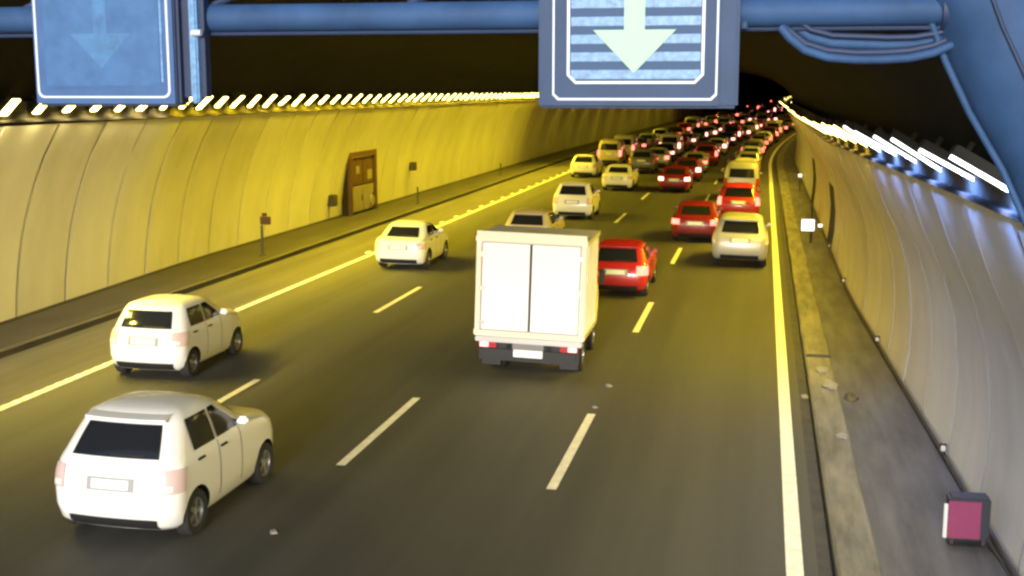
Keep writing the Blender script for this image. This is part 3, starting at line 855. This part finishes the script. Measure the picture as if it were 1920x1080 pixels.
# ------------------------------------------------------------ gantry and lane signs in front of the portal
GY = 8.0
g = thing('sign_gantry', 'blue tubular gantry beam and curved leg in front of the tunnel mouth', 'gantry', (2.3, GY + .22, 0))
def L(p): return (p[0] - 2.3, p[1] - GY - .22, p[2])
zc = 6.295
bmz = MB().tube([L((-9, GY + .22, zc + .02)), L((-3, GY + .22, zc)), L((1.13, GY + .22, zc))], .095, 24)
link('beam', bmz.mesh('beam', M['steel'], True), g)
link('upper_chord', MB().tube([L((-9, GY + .5, zc + .42)), L((1.3, GY + .5, zc + .42))], .07, 16).mesh('upper_chord', M['steel_d'], True), g)
for i in range(7):
    x = -8.2 + 1.45 * i
    link('brace', MB().tube([L((x, GY + .24, zc + .08)), L((x + .6, GY + .48, zc + .40))], .03, 8).mesh('brace', M['steel_d'], True), g)
link('cable_run', MB().tube([L((-9, GY + .2, zc - .103)), L((1.1, GY + .2, zc - .110))], .014, 8).mesh('cable_run', M['steel_d'], True), g)
cp = [(.75, 7.6), (1.05, 7.0), (1.27, 6.50), (1.40, 6.18), (1.56, 5.86), (1.78, 5.50), (2.02, 5.0), (2.2, 4.3), (2.29, 3.4), (2.3, 2.2), (2.3, .9), (2.3, .1)]
link('leg', MB().tube([L((x + .06, GY + .34, z)) for x, z in cp], .40, 40, ref=(0, 1, 0)).mesh('leg', M['steel'], True), g)
link('leg_rib', MB().tube([L((x - .30, GY + .20, z - .20)) for x, z in cp[1:8]], .022, 10, ref=(0, 1, 0)).mesh('leg_rib', M['steel'], True), g)
link('leg_seam', MB().tube([L((x - .02, GY - .055, z)) for x, z in cp[1:8]], .014, 10, ref=(0, 1, 0)).mesh('leg_seam', M['steel_d'], True), g)
fl = MB()
fl.tube([L((1.06, GY + .22, zc)), L((1.10, GY + .22, zc))], .135, 24)
fl.tube([L((1.115, GY + .22, zc)), L((1.15, GY + .22, zc))], .15, 24)
link('flange', fl.mesh('flange', M['steel_d'], True), g)
link('base_plate', MB().box(-.4, .4, -.25, .5, .1, .14).mesh('base_plate', M['steel_d']), g)
loop = [(.08, 6.20), (.14, 6.13), (.24, 6.05), (.38, 6.005), (.55, 5.99), (.72, 5.99), (.88, 6.0), (1.02, 6.03), (1.16, 6.09)]
link('conduit_loop', MB().tube([L((x, GY + .16, z)) for x, z in loop], .028, 12).mesh('conduit_loop', M['steel'], True), g)
link('conduit_loop', MB().tube([L((x, GY + .20, z + .045 - .02 * (i == 0))) for i, (x, z) in enumerate(loop)], .024, 12).mesh('conduit_loop', M['steel_d'], True), g)

for dz, dy, r_ in ((.10, .24, .034), (.145, .20, .02)):
    link('conduit_loop', MB().tube([L((x + .03, GY + dy, z + dz - .03 * abs(i - 4) / 4)) for i, (x, z) in enumerate(loop)], r_, 12).mesh('conduit_loop', M['steel' if r_ > .03 else 'steel_d'], True), g)

def rrect(x0, x1, z0, z1, c, n=1):
    pts = []
    for (cx_, cz_, a0) in ((x1 - c, z0 + c, -90), (x1 - c, z1 - c, 0), (x0 + c, z1 - c, 90), (x0 + c, z0 + c, 180)):
        for i in range(n + 1):
            a = R(a0 + 90 * i / n)
            pts.append((cx_ + c * math.cos(a), cz_ + c * math.sin(a)))
    return pts
def lane_sign(x0, x1, z0, label, lit):
    H = 1.45
    t = thing('lane_sign', label, 'sign', ((x0 + x1) / 2, GY, z0))
    hw = (x1 - x0) / 2
    link('housing', MB().box(-hw, hw, .012, .17, 0, H, .02).mesh('housing', M['signrim'] if lit else M['steel_d']), t)
    link('front_plate', MB().box(-hw + .015, hw - (.12 if lit else .03), -.006, .011, .015, H - .02).mesh('front_plate', M['signrim'] if lit else M['signface']), t)
    if lit:
        o = (-hw + .10, hw - .13, .05, H - .06)
        i_ = (-hw + .195, hw - .215, .155, H - .16)
        link('outer_border', MB().ringprism(rrect(*o, .035), rrect(o[0] + .012, o[1] - .012, o[2] + .014, o[3] - .012, .03), -.014, -.0065).mesh('outer_border', M['white']), t)
        link('inner_border', MB().ringprism(rrect(*i_, .055), rrect(i_[0] + .018, i_[1] - .018, i_[2] + .017, i_[3] - .018, .042), -.02, -.0065).mesh('inner_border', M['white']), t)
        link('display', MB().box(i_[0] + .02, i_[1] - .02, -.0075, -.0065, i_[2] + .02, i_[3] - .02).mesh('display', M['slat_d']), t)
        z = i_[2] + .03
        while z < i_[3] - .09:
            link('louver_slat', MB().box(i_[0] + .024, i_[1] - .024, -.016, -.008, z, z + .058, .003).mesh('louver_slat', M['slat']), t)
            z += .112
        a = MB()
        cx_ = (i_[0] + i_[1]) / 2 - .005
        a.prism([(cx_ - .066, H - .3), (cx_ - .066, .495), (cx_ - .265, .495), (cx_, .222), (cx_ + .265, .495), (cx_ + .066, .495), (cx_ + .066, H - .3)], -.026, -.0165)
        link('arrow', a.mesh('arrow', M['arrow']), t)
        link('hinge', MB().tube([(hw + .03, .02, .50), (hw + .03, .02, .54)], .025, 10).mesh('hinge', M['signrim'], True), t)
    else:
        o = (-hw + .03, hw - .06, .055, H - .06)
        link('outer_border', MB().ringprism(rrect(*o, .05, 4), rrect(o[0] + .016, o[1] - .016, o[2] + .014, o[3] - .014, .042, 4), -.014, -.0065).mesh('outer_border', M['white']), t)
        link('display', MB().box(o[0] + .07, o[1] - .075, -.009, -.0065, o[2] + .085, o[3] - .08).mesh('display', mat('unlit_display', (.048, .13, .31), .5, var=.2, scale=5, spec=.3)), t)
        link('display_edge', MB().box(o[1] - .065, o[1] - .05, -.012, -.0065, o[2] + .11, o[3] - .08).mesh('display_edge', M['slat']), t)
        link('display_edge', MB().box(o[0] + .07, o[0] + .55, -.012, -.0065, o[2] + .068, o[2] + .078).mesh('display_edge', M['signface']), t)
        link('dead_arrow', MB().box(.0 - .07, .0 + .03, -.0105, -.0092, .5, H - .2).prism([(-.25, .5), (-.02, .26), (.21, .5)], -.0105, -.0092).mesh('dead_arrow', mat('faded_arrow', (.06, .165, .355), .5, var=.25, scale=8, spec=.3)), t)
        link('side_rail', MB().box(hw + .07, hw + .13, .03, .10, .02, H, .012).mesh('side_rail', M['slat']), t)
        link('rail_backing', MB().box(hw, hw + .165, .08, .16, .06, H).mesh('rail_backing', M['steel_d']), t)
        link('hinge', MB().tube([(hw + .10, .02, .50), (hw + .17, .02, .50)], .022, 10).mesh('hinge', M['white'], True), t)
    link('mounting_clamp', MB().box(-.1, .1, .17, .21, .5, .75).mesh('mounting_clamp', M['steel_d']), t)
lane_sign(-5.10, -3.99, 5.69, 'unlit blue lane control sign hanging at the left end of the gantry', False)
lane_sign(-1.46, -.17, 5.685, 'lit lane control sign with a pale green down arrow', True)
